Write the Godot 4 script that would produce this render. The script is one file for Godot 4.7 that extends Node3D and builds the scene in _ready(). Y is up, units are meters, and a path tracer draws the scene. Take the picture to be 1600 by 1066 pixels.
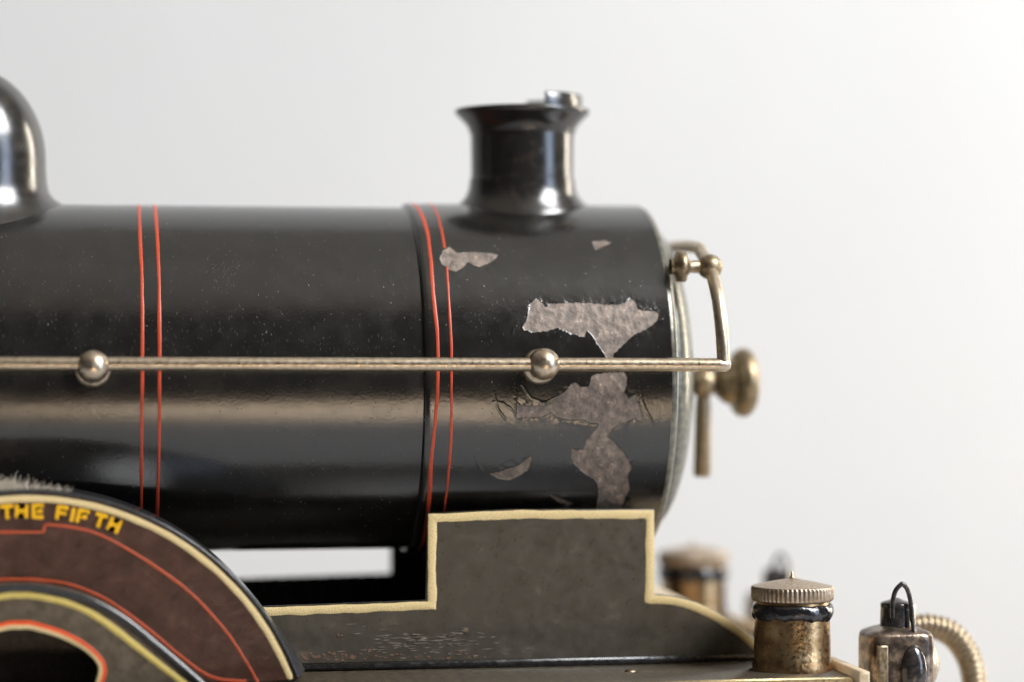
extends Node3D
# A close view of an old model steam locomotive. Lengths in metres; X runs along the engine, Z points out of its near side.

const YAW := 0.1658          # the engine's front end is turned this much away from the lens
const REACH := 0.4           # lens to the boiler's axis
const FOCAL := 4000.0        # pixels of the 1600 x 1066 photograph
const AXIS := 0.097          # boiler axis above the table
const EYE := AXIS + 0.0057
const RB := 0.0264           # boiler radius
const RS := 0.0270           # smokebox radius
const DECK := EYE - 0.0481   # top of the footplate

var fwd := Vector3(sin(YAW), 0, -cos(YAW))
var side := Vector3(cos(YAW), 0, sin(YAW))
var eye := Vector3(0, EYE, 0) - Vector3(sin(YAW), 0, -cos(YAW)) * REACH
var rng := RandomNumberGenerator.new()
var wob := FastNoiseLite.new()
var M := {}
var loco: Node3D

# ---------------------------------------------------------------- measuring helpers
func ray(px: float, py: float) -> Vector3:
	return fwd + side * ((px - 800.0) / FOCAL) + Vector3.UP * ((533.0 - py) / FOCAL)

func P(px: float, py: float, z_mm: float) -> Vector3:      # a measured point on the upright plane at this depth
	var d := ray(px, py)
	return eye + d * ((z_mm * 0.001 - eye.z) / d.z)

func at_x(px: float, py: float, x: float) -> Vector3:      # a measured point on the cross plane at this x
	var d := ray(px, py)
	return eye + d * ((x - eye.x) / d.x)

func PX(px: float, z_mm: float) -> float:
	return P(px, 533, z_mm).x

func flat(pts: Array, z_mm: float) -> PackedVector2Array:
	var out := PackedVector2Array()
	for p in pts:
		var q := P(p[0], p[1], z_mm)
		out.append(Vector2(q.x, q.y))
	return out

func smooth2(pts: PackedVector2Array, n := 6) -> PackedVector2Array:   # Catmull-Rom through the points
	var out := PackedVector2Array()
	for i in pts.size() - 1:
		var a := pts[maxi(i - 1, 0)]
		var d := pts[mini(i + 2, pts.size() - 1)]
		for k in n:
			out.append(pts[i].cubic_interpolate(pts[i + 1], a, d, float(k) / n))
	out.append(pts[pts.size() - 1])
	return out

func smooth3(pts: Array, n := 6) -> Array:
	var out := []
	for i in pts.size() - 1:
		var a: Vector3 = pts[maxi(i - 1, 0)]
		var d: Vector3 = pts[mini(i + 2, pts.size() - 1)]
		for k in n:
			out.append((pts[i] as Vector3).cubic_interpolate(pts[i + 1], a, d, float(k) / n))
	out.append(pts[pts.size() - 1])
	return out

# ---------------------------------------------------------------- node helpers
func put(called: String, mesh: Mesh, mat: Material, parent: Node) -> MeshInstance3D:
	var o := MeshInstance3D.new()
	o.name = called
	o.mesh = mesh
	o.material_override = mat
	o.cast_shadow = GeometryInstance3D.SHADOW_CASTING_SETTING_ON
	parent.add_child(o, true)
	return o

func tag(o: Node, label: String, category: String, group := "", kind := "") -> void:
	o.set_meta("label", label)
	if category: o.set_meta("category", category)
	if group: o.set_meta("group", group)
	if kind: o.set_meta("kind", kind)

# ---------------------------------------------------------------- mesh helpers
func tool() -> SurfaceTool:
	var st := SurfaceTool.new()
	st.begin(Mesh.PRIMITIVE_TRIANGLES)
	return st

func done(st: SurfaceTool) -> ArrayMesh:
	st.generate_normals()
	return st.commit()

func grid(st: SurfaceTool, rows: Array, close := false, group := 0, uv = null) -> void:
	st.set_smooth_group(group)
	for i in rows.size() - 1:
		var n: int = rows[i].size()
		for j in (n if close else n - 1):
			var k := (j + 1) % n
			var q := [[i, j], [i, k], [i + 1, k], [i, j], [i + 1, k], [i + 1, j]]
			for c in q:
				if uv != null:
					st.set_uv(uv[c[0]][c[1]])
				st.add_vertex(rows[c[0]][c[1]])

func lathe(st: SurfaceTool, at: Vector3, prof: Array, axis := "y", n := 64, warp = null, group := 0) -> void:
	var rows := []
	for i in prof.size():
		var row := []
		for j in n:
			var a := TAU * j / n
			var r: float = prof[i][0]
			var h: float = prof[i][1]
			var v := Vector3(cos(a) * r, h, sin(a) * r) if axis == "y" else (Vector3(h, cos(a) * r, sin(a) * r) if axis == "x" else Vector3(cos(a) * r, sin(a) * r, h))
			if warp != null:
				v = warp.call(v, i, a)
			row.append(at + v)
		rows.append(row)
	grid(st, rows, true, group)

func tube(st: SurfaceTool, pts: Array, rad, n := 14, group := 0, caps := true) -> void:
	var rows := []
	var t: Vector3 = (pts[1] - pts[0]).normalized()
	var u := t.cross(Vector3.UP if absf(t.y) < 0.9 else Vector3.RIGHT).normalized()
	for i in pts.size():
		var d: Vector3 = (pts[mini(i + 1, pts.size() - 1)] - pts[maxi(i - 1, 0)]).normalized()
		u = (u - d * u.dot(d)).normalized()
		var w := d.cross(u)
		var r: float = rad[i] if rad is Array else rad
		var row := []
		for j in n:
			var a := TAU * j / n
			row.append(pts[i] + (u * cos(a) + w * sin(a)) * r)
		rows.append(row)
	grid(st, rows, true, group)
	if caps:
		for e in [0, pts.size() - 1]:
			var ring := []
			for j in n:
				ring.append(pts[e])
			grid(st, [rows[e], ring], true, group + 1)

func inset(poly: PackedVector2Array, by: float) -> PackedVector2Array:
	var out := PackedVector2Array()
	var n := poly.size()
	var turn := 1.0 if Geometry2D.is_polygon_clockwise(poly) else -1.0
	for i in n:
		var a := (poly[i] - poly[(i + n - 1) % n]).normalized()
		var b := (poly[(i + 1) % n] - poly[i]).normalized()
		var na := Vector2(a.y, -a.x) * turn
		var nb := Vector2(b.y, -b.x) * turn
		var m := (na + nb)
		m = m / maxf(0.5, m.length_squared() / 2.0) if m.length() > 0.01 else na
		out.append(poly[i] + m * by)
	return out

func plate(st: SurfaceTool, poly: PackedVector2Array, z: float, thick: float, bevel := 0.0, steps := 3, uvbox = null) -> void:
	# an upright plate with its face at z and a rounded front edge
	var rows := []
	var n := poly.size()
	var to3 := func(p: PackedVector2Array, zz: float):
		var r := []
		for v in p:
			r.append(Vector3(v.x, v.y, zz))
		return r
	rows.append(to3.call(poly, z - thick))
	if bevel > 0:
		for k in steps + 1:
			var a := PI / 2 * k / steps
			rows.append(to3.call(inset(poly, bevel * (1 - cos(a))), z - bevel * (1 - sin(a))))
	else:
		rows.append(to3.call(poly, z))
	var uvf := func(v: Vector3): return Vector2((v.x - uvbox[0]) / uvbox[2], (uvbox[1] - v.y) / uvbox[3]) if uvbox != null else Vector2()
	var uvs := []
	for r in rows:
		var l := []
		for v in r:
			l.append(uvf.call(v))
		uvs.append(l)
	grid(st, rows, true, 1, uvs)
	var front := inset(poly, bevel) if bevel > 0 else poly
	var tri := Geometry2D.triangulate_polygon(front)
	var back := Geometry2D.triangulate_polygon(poly)
	st.set_smooth_group(2)
	for i in tri:
		var v := Vector3(front[i].x, front[i].y, z)
		st.set_uv(uvf.call(v))
		st.add_vertex(v)
	st.set_smooth_group(3)
	for k in back.size():
		var i := back[back.size() - 1 - k]
		var v := Vector3(poly[i].x, poly[i].y, z - thick)
		st.set_uv(uvf.call(v))
		st.add_vertex(v)

func bead(st: SurfaceTool, pts: PackedVector2Array, z: float, width: float, high := 0.00006, rough := 0.12, taper := true) -> void:
	# a painted line laid on an upright face: a low ridge of paint with an uneven edge
	var rows := []
	var n := pts.size()
	var run := 0.0
	for i in n:
		if i > 0: run += pts[i].distance_to(pts[i - 1])
		var a := pts[maxi(i - 1, 0)]
		var b := pts[mini(i + 1, n - 1)]
		var t := (b - a).normalized()
		var nn := Vector2(-t.y, t.x)
		var t1 := (pts[i] - a).normalized() if i > 0 else t
		var w := width * 0.5 / maxf(0.7, t.dot(t1))
		if taper and (i == 0 or i == n - 1): w *= 0.55
		var w1 := w * (1 + rough * wob.get_noise_2d(run * 3000.0, width * 70000.0) * 2.0)
		var w2 := w * (1 + rough * wob.get_noise_2d(run * 3000.0 + 500, width * 70000.0) * 2.0)
		var l := []
		for k in [[w1, 0.00001], [w1 * 0.75, high], [-w2 * 0.75, high], [-w2, 0.00001]]:
			var q: Vector2 = pts[i] + nn * k[0]
			l.append(Vector3(q.x, q.y, z + k[1]))
		rows.append(l)
	grid(st, rows, false, 0)

func resample(pts: PackedVector2Array, step: float) -> PackedVector2Array:
	var out := PackedVector2Array()
	for i in pts.size() - 1:
		var n := maxi(1, int(pts[i].distance_to(pts[i + 1]) / step))
		for k in n:
			out.append(pts[i].lerp(pts[i + 1], float(k) / n))
	out.append(pts[pts.size() - 1])
	return out

func ring_line(st: SurfaceTool, x: float, r: float, width: float, drift: float, sd: float, breaks := []) -> void:
	# a painted line round the boiler, brushed by hand
	var rows := []
	for i in 181:
		var a := deg_to_rad(-180.0 + i * 2.0)
		var hole := false
		for b in breaks:
			if i * 2.0 - 180.0 > b[0] and i * 2.0 - 180.0 < b[1]: hole = true
		if hole:
			if rows.size() > 1: grid(st, rows, false, 0)
			rows = []
			continue
		var c := x + drift * wob.get_noise_2d(i * 0.55, sd * 37.0)
		var w := width * 0.5 * (1 + 0.3 * wob.get_noise_2d(i * 2.2, sd * 37.0 + 90))
		var l := []
		for k in [[-w, 0.00001], [-w * 0.7, 0.00005], [w * 0.7, 0.00005], [w, 0.00001]]:
			l.append(Vector3(c + k[0], AXIS + sin(a) * (r + k[1]), cos(a) * (r + k[1])))
		rows.append(l)
	if rows.size() > 1: grid(st, rows, false, 0)

func box(st: SurfaceTool, lo: Vector3, hi: Vector3, c := 0.0003) -> void:
	# a box with chamfered upright and front edges
	var poly := PackedVector2Array([Vector2(lo.x, lo.y), Vector2(hi.x, lo.y), Vector2(hi.x, hi.y), Vector2(lo.x, hi.y)])
	plate(st, poly, hi.z, hi.z - lo.z, c, 2)

# ---------------------------------------------------------------- material helpers
func lin(r: float, g: float, b: float) -> Color:
	return Color(r, g, b).linear_to_srgb()

func mat(c: Color, rough: float, metal := 0.0, spec := 0.5) -> StandardMaterial3D:
	var m := StandardMaterial3D.new()
	m.albedo_color = c
	m.roughness = rough
	m.metallic = metal
	m.metallic_specular = spec
	return m

func noise_tex(freq: float, sd: int, ramp: Array, oct := 4, size := 512, kind := FastNoiseLite.TYPE_SIMPLEX_SMOOTH) -> NoiseTexture2D:
	var n := FastNoiseLite.new()
	n.seed = sd
	n.frequency = freq
	n.noise_type = kind
	n.fractal_octaves = oct
	var t := NoiseTexture2D.new()
	t.width = size
	t.height = size
	t.seamless = true
	t.noise = n
	var g := Gradient.new()
	g.offsets = PackedFloat32Array()
	var offs := PackedFloat32Array()
	var cols := PackedColorArray()
	for r in ramp:
		offs.append(r[0])
		cols.append(r[1])
	g.offsets = offs
	g.colors = cols
	t.color_ramp = g
	return t

func worn(m: StandardMaterial3D, scale: float, albedo: NoiseTexture2D, bump: float = 0.0, rough: NoiseTexture2D = null) -> StandardMaterial3D:
	m.uv1_triplanar = true
	m.uv1_scale = Vector3.ONE * scale
	if albedo: 
		m.albedo_color = Color.WHITE
		m.albedo_texture = albedo
	if bump > 0:
		m.heightmap_enabled = true
		m.heightmap_texture = M.grain
		m.heightmap_scale = bump
	if rough:
		m.roughness = 1.0
		m.roughness_texture = rough
	return m

func fill_poly(im: Image, pts: PackedVector2Array, c: Color) -> void:
	var w := im.get_width()
	var h := im.get_height()
	var lo := 1e9
	var hi := -1e9
	for p in pts:
		lo = minf(lo, p.y)
		hi = maxf(hi, p.y)
	for y in range(maxi(0, int(lo)), mini(h - 1, int(hi) + 1) + 1):
		var xs := []
		var yy := y + 0.5
		for i in pts.size():
			var a := pts[i]
			var b := pts[(i + 1) % pts.size()]
			if (a.y <= yy) != (b.y <= yy):
				xs.append(a.x + (yy - a.y) / (b.y - a.y) * (b.x - a.x))
		xs.sort()
		for k in range(0, xs.size() - 1, 2):
			var x0 := clampi(int(round(xs[k])), 0, w)
			var x1 := clampi(int(round(xs[k + 1])), 0, w)
			if x1 > x0:
				im.fill_rect(Rect2i(x0, y, x1 - x0, 1), c)

func ragged(pts: PackedVector2Array, step: float, amp: float) -> PackedVector2Array:
	var out := PackedVector2Array()
	for i in pts.size():
		var a := pts[i]
		var b := pts[(i + 1) % pts.size()]
		var n := maxi(1, int(a.distance_to(b) / step))
		for k in n:
			out.append(a.lerp(b, float(k) / n) + Vector2(rng.randf_range(-amp, amp), rng.randf_range(-amp, amp)))
	return out

func on_drum(px: float, py: float, r: float) -> Vector2:   # (x along the engine, angle above the horizontal) of a measured point on a drum
	var d := ray(px, py)
	var o := Vector2(eye.y - AXIS, eye.z)
	var k := Vector2(d.y, d.z)
	var b := o.dot(k)
	var disc := b * b - k.length_squared() * (o.length_squared() - r * r)
	var t := (-b - sqrt(maxf(disc, 0.0))) / k.length_squared()
	return Vector2(eye.x + d.x * t, atan2(o.x + k.x * t, o.y + k.y * t))

# ---------------------------------------------------------------- everything
func _ready() -> void:
	rng.seed = 5
	wob.seed = 3
	wob.frequency = 0.05
	stage()
	materials()
	room()
	loco = Node3D.new()
	loco.name = "model_locomotive"
	add_child(loco)
	tag(loco, "old black model steam locomotive with chipped paint, red lining and cream-edged plates", "model locomotive")
	drums()
	chimney_and_dome()
	rails()
	frames()
	splashers()
	front_end()
	wheels()
	lamps()
	fluff()

func area(called: String, at: Vector3, to: Vector3, w: float, h: float, c: Color, e: float) -> void:
	var l := AreaLight3D.new()
	l.name = called
	l.area_size = Vector2(w, h)
	l.area_normalize_energy = true
	l.light_color = c
	l.light_energy = e
	l.area_range = 8.0
	l.shadow_enabled = true
	add_child(l)
	l.look_at_from_position(at, to, Vector3.UP if absf((to - at).normalized().y) < 0.9 else Vector3.RIGHT)

const COOL_WINDOW := Vector3(0.98, 0.22, 0.72)  # out of view, gives the blue stripe on the chimney
const WARM_WINDOW := Vector3(1.05, 0.20, -0.42)  # out of view, gives the bright warm stripe on right-hand sides
const FILL_PANEL := Vector3(1.08, 1.25, 0.80)  # added fill panel, brightens the table and near side from above

const FLOOR_SPOTS := [[Vector3(0.75, 1.30, 5.60), Vector3(0.44, -0.79, 2.65), 85.0, 9.5], [Vector3(-0.45, 1.30, 5.60), Vector3(-0.17, -0.79, 2.75), 45.0, 6.5]]  # unseen spots standing in for sunlit patches on the floor

func stage() -> void:
	var cam := Camera3D.new()
	cam.name = "camera"
	var att := CameraAttributesPhysical.new()
	att.frustum_focal_length = 12.0 / (533.0 / FOCAL)
	att.frustum_focus_distance = 0.371
	att.exposure_aperture = 6.5
	att.frustum_near = 0.02
	att.frustum_far = 30.0
	cam.attributes = att
	add_child(cam)
	cam.look_at_from_position(eye, eye + fwd, Vector3.UP)
	cam.fov = rad_to_deg(2.0 * atan(533.0 / FOCAL))
	cam.current = true
	var env := Environment.new()
	env.background_mode = Environment.BG_COLOR
	env.background_color = lin(0.05, 0.05, 0.05)
	env.tonemap_mode = Environment.TONE_MAPPER_LINEAR
	env.tonemap_exposure = 1.03
	env.sdfgi_enabled = true
	env.ssao_enabled = true
	env.ssil_enabled = true
	var we := WorldEnvironment.new()
	we.name = "surroundings"
	we.environment = env
	add_child(we)
	area("unseen_cool_window_light", COOL_WINDOW + Vector3(-0.02, 0, -0.015), Vector3(0, 0.1, 0), 0.32, 0.9, lin(0.62, 0.76, 1.0), 0.55)
	area("unseen_warm_window_light", WARM_WINDOW + Vector3(-0.02, 0, 0.006), Vector3(0, 0.1, -0.05), 0.11, 0.9, lin(1.0, 0.90, 0.74), 0.9)
	area("added_fill_panel_light", FILL_PANEL + Vector3(0, -0.02, 0), Vector3(0.0, 0.0, 0.3), 0.75, 0.75, lin(0.97, 0.985, 1.0), 4.8)  # fill light, set aside so the boiler does not mirror it
	for p in FLOOR_SPOTS:
		var s := SpotLight3D.new()
		s.name = "unseen_floor_spot_light"  # out of view, takes the place of sunlight on the floor
		s.light_color = lin(1.0, 0.84, 0.66)
		s.light_energy = p[2]
		s.light_size = 0.03
		s.spot_angle = p[3]
		s.spot_angle_attenuation = 0.7
		s.spot_range = 8.0
		s.shadow_enabled = true
		add_child(s, true)
		s.look_at_from_position(p[0], p[1], Vector3.UP)

func materials() -> void:
	var grey := func(v: float): return Color(v, v, v)
	M.grain = noise_tex(0.03, 11, [[0.0, Color.BLACK], [1.0, Color.WHITE]], 5)
	M.pits = noise_tex(0.09, 12, [[0.0, Color.BLACK], [0.62, Color.BLACK], [1.0, Color.WHITE]], 3)
	var rt := noise_tex(0.02, 21, [[0.0, grey.call(0.12)], [0.5, grey.call(0.25)], [1.0, grey.call(0.5)]], 5)
	var rm := noise_tex(0.03, 22, [[0.0, grey.call(0.22)], [0.5, grey.call(0.36)], [1.0, grey.call(0.6)]], 5)
	M.black = worn(mat(Color.WHITE, 0.2, 0.0, 0.62), 55, noise_tex(0.02, 31, [[0.0, lin(.008, .008, .008)], [0.6, lin(.014, .013, .012)], [1.0, lin(.03, .027, .024)]]), 0.0012, rt)
	M.black_gloss = worn(mat(Color.WHITE, 0.2, 0.0, 0.64), 45, noise_tex(0.02, 32, [[0.0, lin(.009, .009, .008)], [0.55, lin(.016, .015, .013)], [0.8, lin(.036, .027, .02)], [1.0, lin(.03, .027, .022)]]), 0.0006, noise_tex(0.012, 62, [[0.0, grey.call(0.17)], [0.5, grey.call(0.22)], [1.0, grey.call(0.3)]], 3))
	M.black_deck = worn(mat(Color.WHITE, 0.3, 0.0, 0.6), 60, noise_tex(0.02, 33, [[0.0, lin(.016, .013, .01)], [0.5, lin(.045, .035, .022)], [1.0, lin(.1, .075, .042)]]), 0.003, rm)
	M.plate_grey = worn(mat(Color.WHITE, 0.4, 0.0, 0.5), 30, noise_tex(0.012, 34, [[0.0, lin(.052, .043, .03)], [0.5, lin(.065, .054, .039)], [0.8, lin(.072, .06, .044)], [1.0, lin(.12, .1, .074)]], 6), 0.002, rm)
	M.brown = worn(mat(Color.WHITE, 0.35, 0.0, 0.55), 50, noise_tex(0.009, 35, [[0.0, lin(.03, .013, .008)], [0.35, lin(.048, .02, .012)], [0.65, lin(.06, .025, .016)], [1.0, lin(.088, .042, .028)]], 6), 0.003, noise_tex(0.02, 64, [[0.0, grey.call(0.3)], [1.0, grey.call(0.4)]], 4))
	M.olive = worn(mat(Color.WHITE, 0.4, 0.0, 0.5), 55, noise_tex(0.014, 36, [[0.0, lin(.055, .038, .023)], [0.5, lin(.088, .067, .044)], [1.0, lin(.14, .108, .073)]], 6), 0.003, rm)
	M.cream = worn(mat(Color.WHITE, 0.45), 130, noise_tex(0.05, 37, [[0.0, lin(.55, .37, .13)], [0.5, lin(.74, .56, .27)], [1.0, lin(.82, .72, .46)]], 4), 0.002)
	M.yellow_line = worn(mat(Color.WHITE, 0.45), 130, noise_tex(0.05, 38, [[0.0, lin(.4, .28, .05)], [0.5, lin(.62, .47, .12)], [1.0, lin(.75, .62, .28)]], 4), 0.002)
	M.red = worn(mat(Color.WHITE, 0.4), 140, noise_tex(0.04, 39, [[0.0, lin(.32, .032, .012)], [0.5, lin(.52, .058, .02)], [1.0, lin(.62, .12, .045)]], 4))
	M.vermilion = worn(mat(Color.WHITE, 0.35), 140, noise_tex(0.04, 40, [[0.0, lin(.6, .05, .01)], [0.6, lin(.8, .08, .012)], [1.0, lin(.8, .2, .06)]], 4))
	M.dull_red = worn(mat(Color.WHITE, 0.4), 140, noise_tex(0.04, 41, [[0.0, lin(.25, .04, .015)], [0.5, lin(.48, .075, .025)], [1.0, lin(.6, .14, .05)]], 4))
	M.letter = worn(mat(Color.WHITE, 0.4), 140, noise_tex(0.04, 42, [[0.0, lin(.7, .3, .004)], [0.5, lin(.85, .45, .008)], [1.0, lin(.9, .55, .05)]], 4))
	M.bead_grey = worn(mat(Color.WHITE, 0.16, 0.2, 0.6), 120, noise_tex(0.03, 43, [[0.0, lin(.016, .016, .017)], [0.5, lin(.035, .036, .037)], [1.0, lin(.1, .1, .1)]], 4), 0.001)
	M.nickel = worn(mat(Color.WHITE, 0.28, 1.0), 60, noise_tex(0.03, 44, [[0.0, lin(.36, .27, .18)], [0.45, lin(.56, .46, .34)], [1.0, lin(.66, .58, .46)]], 4), 0.0007, noise_tex(0.03, 45, [[0.0, grey.call(0.2)], [1.0, grey.call(0.5)]], 4))
	M.bronze = worn(mat(Color.WHITE, 0.42, 1.0), 90, noise_tex(0.025, 46, [[0.0, lin(.14, .1, .06)], [0.5, lin(.31, .24, .15)], [1.0, lin(.5, .4, .27)]], 5), 0.0015, noise_tex(0.03, 47, [[0.0, grey.call(0.32)], [1.0, grey.call(0.55)]], 4))
	M.brass = worn(mat(Color.WHITE, 0.3, 1.0), 75, noise_tex(0.008, 48, [[0.0, lin(.14, .08, .04)], [0.35, lin(.36, .22, .11)], [0.6, lin(.5, .33, .16)], [0.8, lin(.56, .42, .26)], [1.0, lin(.7, .42, .12)]], 4), 0.003, noise_tex(0.03, 49, [[0.0, grey.call(0.15)], [1.0, grey.call(0.55)]], 4))
	M.cap = worn(mat(Color.WHITE, 0.4, 1.0), 90, noise_tex(0.03, 50, [[0.0, lin(.28, .2, .13)], [0.5, lin(.46, .36, .26)], [1.0, lin(.56, .46, .36)]], 5), 0.0015)
	M.tar = worn(mat(Color.WHITE, 0.12, 0.0, 0.6), 120, noise_tex(0.03, 51, [[0.0, lin(.006, .006, .008)], [1.0, lin(.02, .018, .018)]]), 0.004)
	M.lamp_metal = worn(mat(Color.WHITE, 0.28, 0.75), 80, noise_tex(0.011, 52, [[0.0, lin(.03, .025, .022)], [0.45, lin(.12, .09, .07)], [0.7, lin(.3, .22, .16)], [1.0, lin(.42, .34, .25)]], 5), 0.003)
	M.lamp_dark = worn(mat(Color.WHITE, 0.16, 0.1, 0.6), 90, noise_tex(0.02, 53, [[0.0, lin(.012, .012, .014)], [0.6, lin(.035, .03, .028)], [1.0, lin(.12, .08, .06)]], 5), 0.002)
	M.hose = worn(mat(Color.WHITE, 0.3, 0.85), 90, noise_tex(0.03, 54, [[0.0, lin(.2, .14, .09)], [0.5, lin(.42, .33, .22)], [1.0, lin(.6, .52, .38)]], 5), 0.002)
	M.door = worn(mat(Color.WHITE, 0.3, 0.35, 0.6), 70, noise_tex(0.02, 55, [[0.0, lin(.05, .05, .045)], [0.5, lin(.13, .125, .1)], [1.0, lin(.3, .28, .2)]], 5), 0.002)
	M.beam = worn(mat(Color.WHITE, 0.4), 70, noise_tex(0.02, 56, [[0.0, lin(.4, .3, .18)], [1.0, lin(.65, .52, .36)]], 4))
	M.edge = worn(mat(Color.WHITE, 0.35, 1.0), 75, noise_tex(0.03, 63, [[0.0, lin(.35, .25, .12)], [0.4, lin(.66, .52, .28)], [1.0, lin(.85, .72, .45)]], 4))  # brassy colour for the glint on the footplate edge
	M.rust = worn(mat(Color.WHITE, 0.6), 90, noise_tex(0.04, 71, [[0.0, lin(.1, .06, .04)], [1.0, lin(.24, .12, .07)]], 4))
	M.scuff = mat(lin(.27, .22, .17), 0.55)
	M.glass = mat(lin(.12, .1, .08), 0.05, 0.0, 0.6)
	M.wheel = worn(mat(Color.WHITE, 0.4), 60, noise_tex(0.02, 57, [[0.0, lin(.05, .032, .02)], [1.0, lin(.12, .08, .05)]], 4), 0.003)
	M.steel = worn(mat(Color.WHITE, 0.35, 1.0), 60, noise_tex(0.02, 58, [[0.0, lin(.15, .13, .11)], [1.0, lin(.4, .37, .33)]], 4))
	M.wall = worn(mat(Color.WHITE, 0.9, 0.0, 0.3), 1.6, noise_tex(0.004, 59, [[0.0, lin(.66, .67, .68)], [1.0, lin(.70, .707, .71)]], 3))
	M.table = worn(mat(Color.WHITE, 0.7, 0.0, 0.4), 4.0, noise_tex(0.01, 60, [[0.0, lin(.5, .5, .51)], [1.0, lin(.58, .58, .58)]], 4))
	M.wood = worn(mat(Color.WHITE, 0.5, 0.0, 0.5), 0.8, noise_tex(0.01, 61, [[0.0, lin(.34, .24, .15)], [0.5, lin(.46, .35, .23)], [1.0, lin(.55, .43, .3)]], 5))
	M.ceiling = mat(lin(.6, .59, .56), 0.9)
	M.white_paint = mat(lin(.75, .75, .73), 0.5)

func window(at: Vector3, w: float, h: float, glow: Color, e: float, label: String) -> void:
	var t := Node3D.new()
	t.name = "window"
	add_child(t, true)
	t.look_at_from_position(at, Vector3(0, at.y, 0), Vector3.UP)   # its face is -Z
	tag(t, label, "window")
	var pm := mat(Color.BLACK, 0.2)
	pm.emission_enabled = true
	pm.emission = glow
	pm.emission_energy_multiplier = e
	var b := BoxMesh.new()
	b.size = Vector3(w, h, 0.004)
	put("pane", b, pm, t)
	for s in [[0.0, h / 2 + 0.02, w + 0.08, 0.04], [0.0, -h / 2 - 0.02, w + 0.08, 0.04], [w / 2 + 0.02, 0.0, 0.04, h], [-w / 2 - 0.02, 0.0, 0.04, h]]:
		var f := BoxMesh.new()
		f.size = Vector3(s[2], s[3], 0.03)
		var o := put("frame", f, M.white_paint, t)
		o.position = Vector3(s[0], s[1], 0)

func slab(called: String, lo: Vector3, hi: Vector3, m: Material, label: String) -> void:
	var b := BoxMesh.new()
	b.size = hi - lo
	var o := put(called, b, m, self)
	o.position = (lo + hi) / 2
	tag(o, label, "", "", "structure")

func room() -> void:
	slab("wall", Vector3(-1.6, -0.78, -0.80), Vector3(1.6, 1.56, -0.70), M.wall, "plain white painted wall behind the engine")
	slab("ceiling", Vector3(-1.6, 1.57, -0.80), Vector3(1.6, 1.6, 1.5), M.ceiling, "unseen pale ceiling over the table, mirrored in the top of the boiler")  # out of view, cut short to shape the reflection on the boiler
	slab("floor", Vector3(-2.2, -0.82, -0.80), Vector3(2.2, -0.79, 5.5), M.wood, "unseen warm brown wooden floor, mirrored as the warm band on the boiler")  # out of view, laid for the warm band mirrored in the boiler
	slab("tabletop", Vector3(-0.7, -0.03, -0.16), Vector3(0.7, 0.0, 0.20), M.table, "pale grey tabletop under the engine")
	window(COOL_WINDOW, 0.32, 0.9, lin(0.62, 0.76, 1.0), 0.4, "unseen tall window with cool blue daylight, mirrored in the chimney")
	window(WARM_WINDOW, 0.11, 0.9, lin(1.0, 0.86, 0.66), 1.2, "unseen narrow window with warm low sunlight, lighting the right sides")
	var t := Node3D.new()
	t.name = "added_fill_panel"
	add_child(t)
	t.look_at_from_position(FILL_PANEL, Vector3(0.0, 0.0, 0.3), Vector3.UP)
	tag(t, "added square fill light panel brightening the table and the engine", "lamp")
	var pm := mat(Color.WHITE, 0.5)
	pm.emission_enabled = true
	pm.emission = lin(1.0, 0.97, 0.93)
	pm.emission_energy_multiplier = 0.6
	var b := BoxMesh.new()
	b.size = Vector3(0.75, 0.75, 0.01)
	put("diffuser", b, pm, t)
	var hb := BoxMesh.new()
	hb.size = Vector3(0.77, 0.77, 0.03)
	put("housing", hb, M.white_paint, t).position = Vector3(0, 0, 0.025)
	for p in FLOOR_SPOTS:
		var l := Node3D.new()
		l.name = "unseen_floor_spot"
		add_child(l, true)
		var back: Vector3 = (p[0] - p[1]).normalized()
		l.look_at_from_position(p[0] + back * 0.05, p[1], Vector3.UP)
		tag(l, "unseen white spot throwing a " + ("wide" if p[3] > 8 else "narrow") + " warm beam on the floor in place of sunlight", "lamp", "unseen spots over the floor")
		var st := tool()
		lathe(st, Vector3.ZERO, [[0.001, 0.09], [0.03, 0.09], [0.05, 0.03], [0.06, 0.0], [0.056, 0.0], [0.046, 0.03]], "z", 32)
		put("spot_shade", done(st), M.white_paint, l)
		var bm := mat(Color.WHITE, 0.5)
		bm.emission_enabled = true
		bm.emission = lin(1.0, 0.84, 0.66)
		bm.emission_energy_multiplier = 4.0
		var sp := SphereMesh.new()
		sp.radius = 0.02
		sp.height = 0.04
		put("bulb", sp, bm, l).position = Vector3(0, 0, 0.03)

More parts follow.
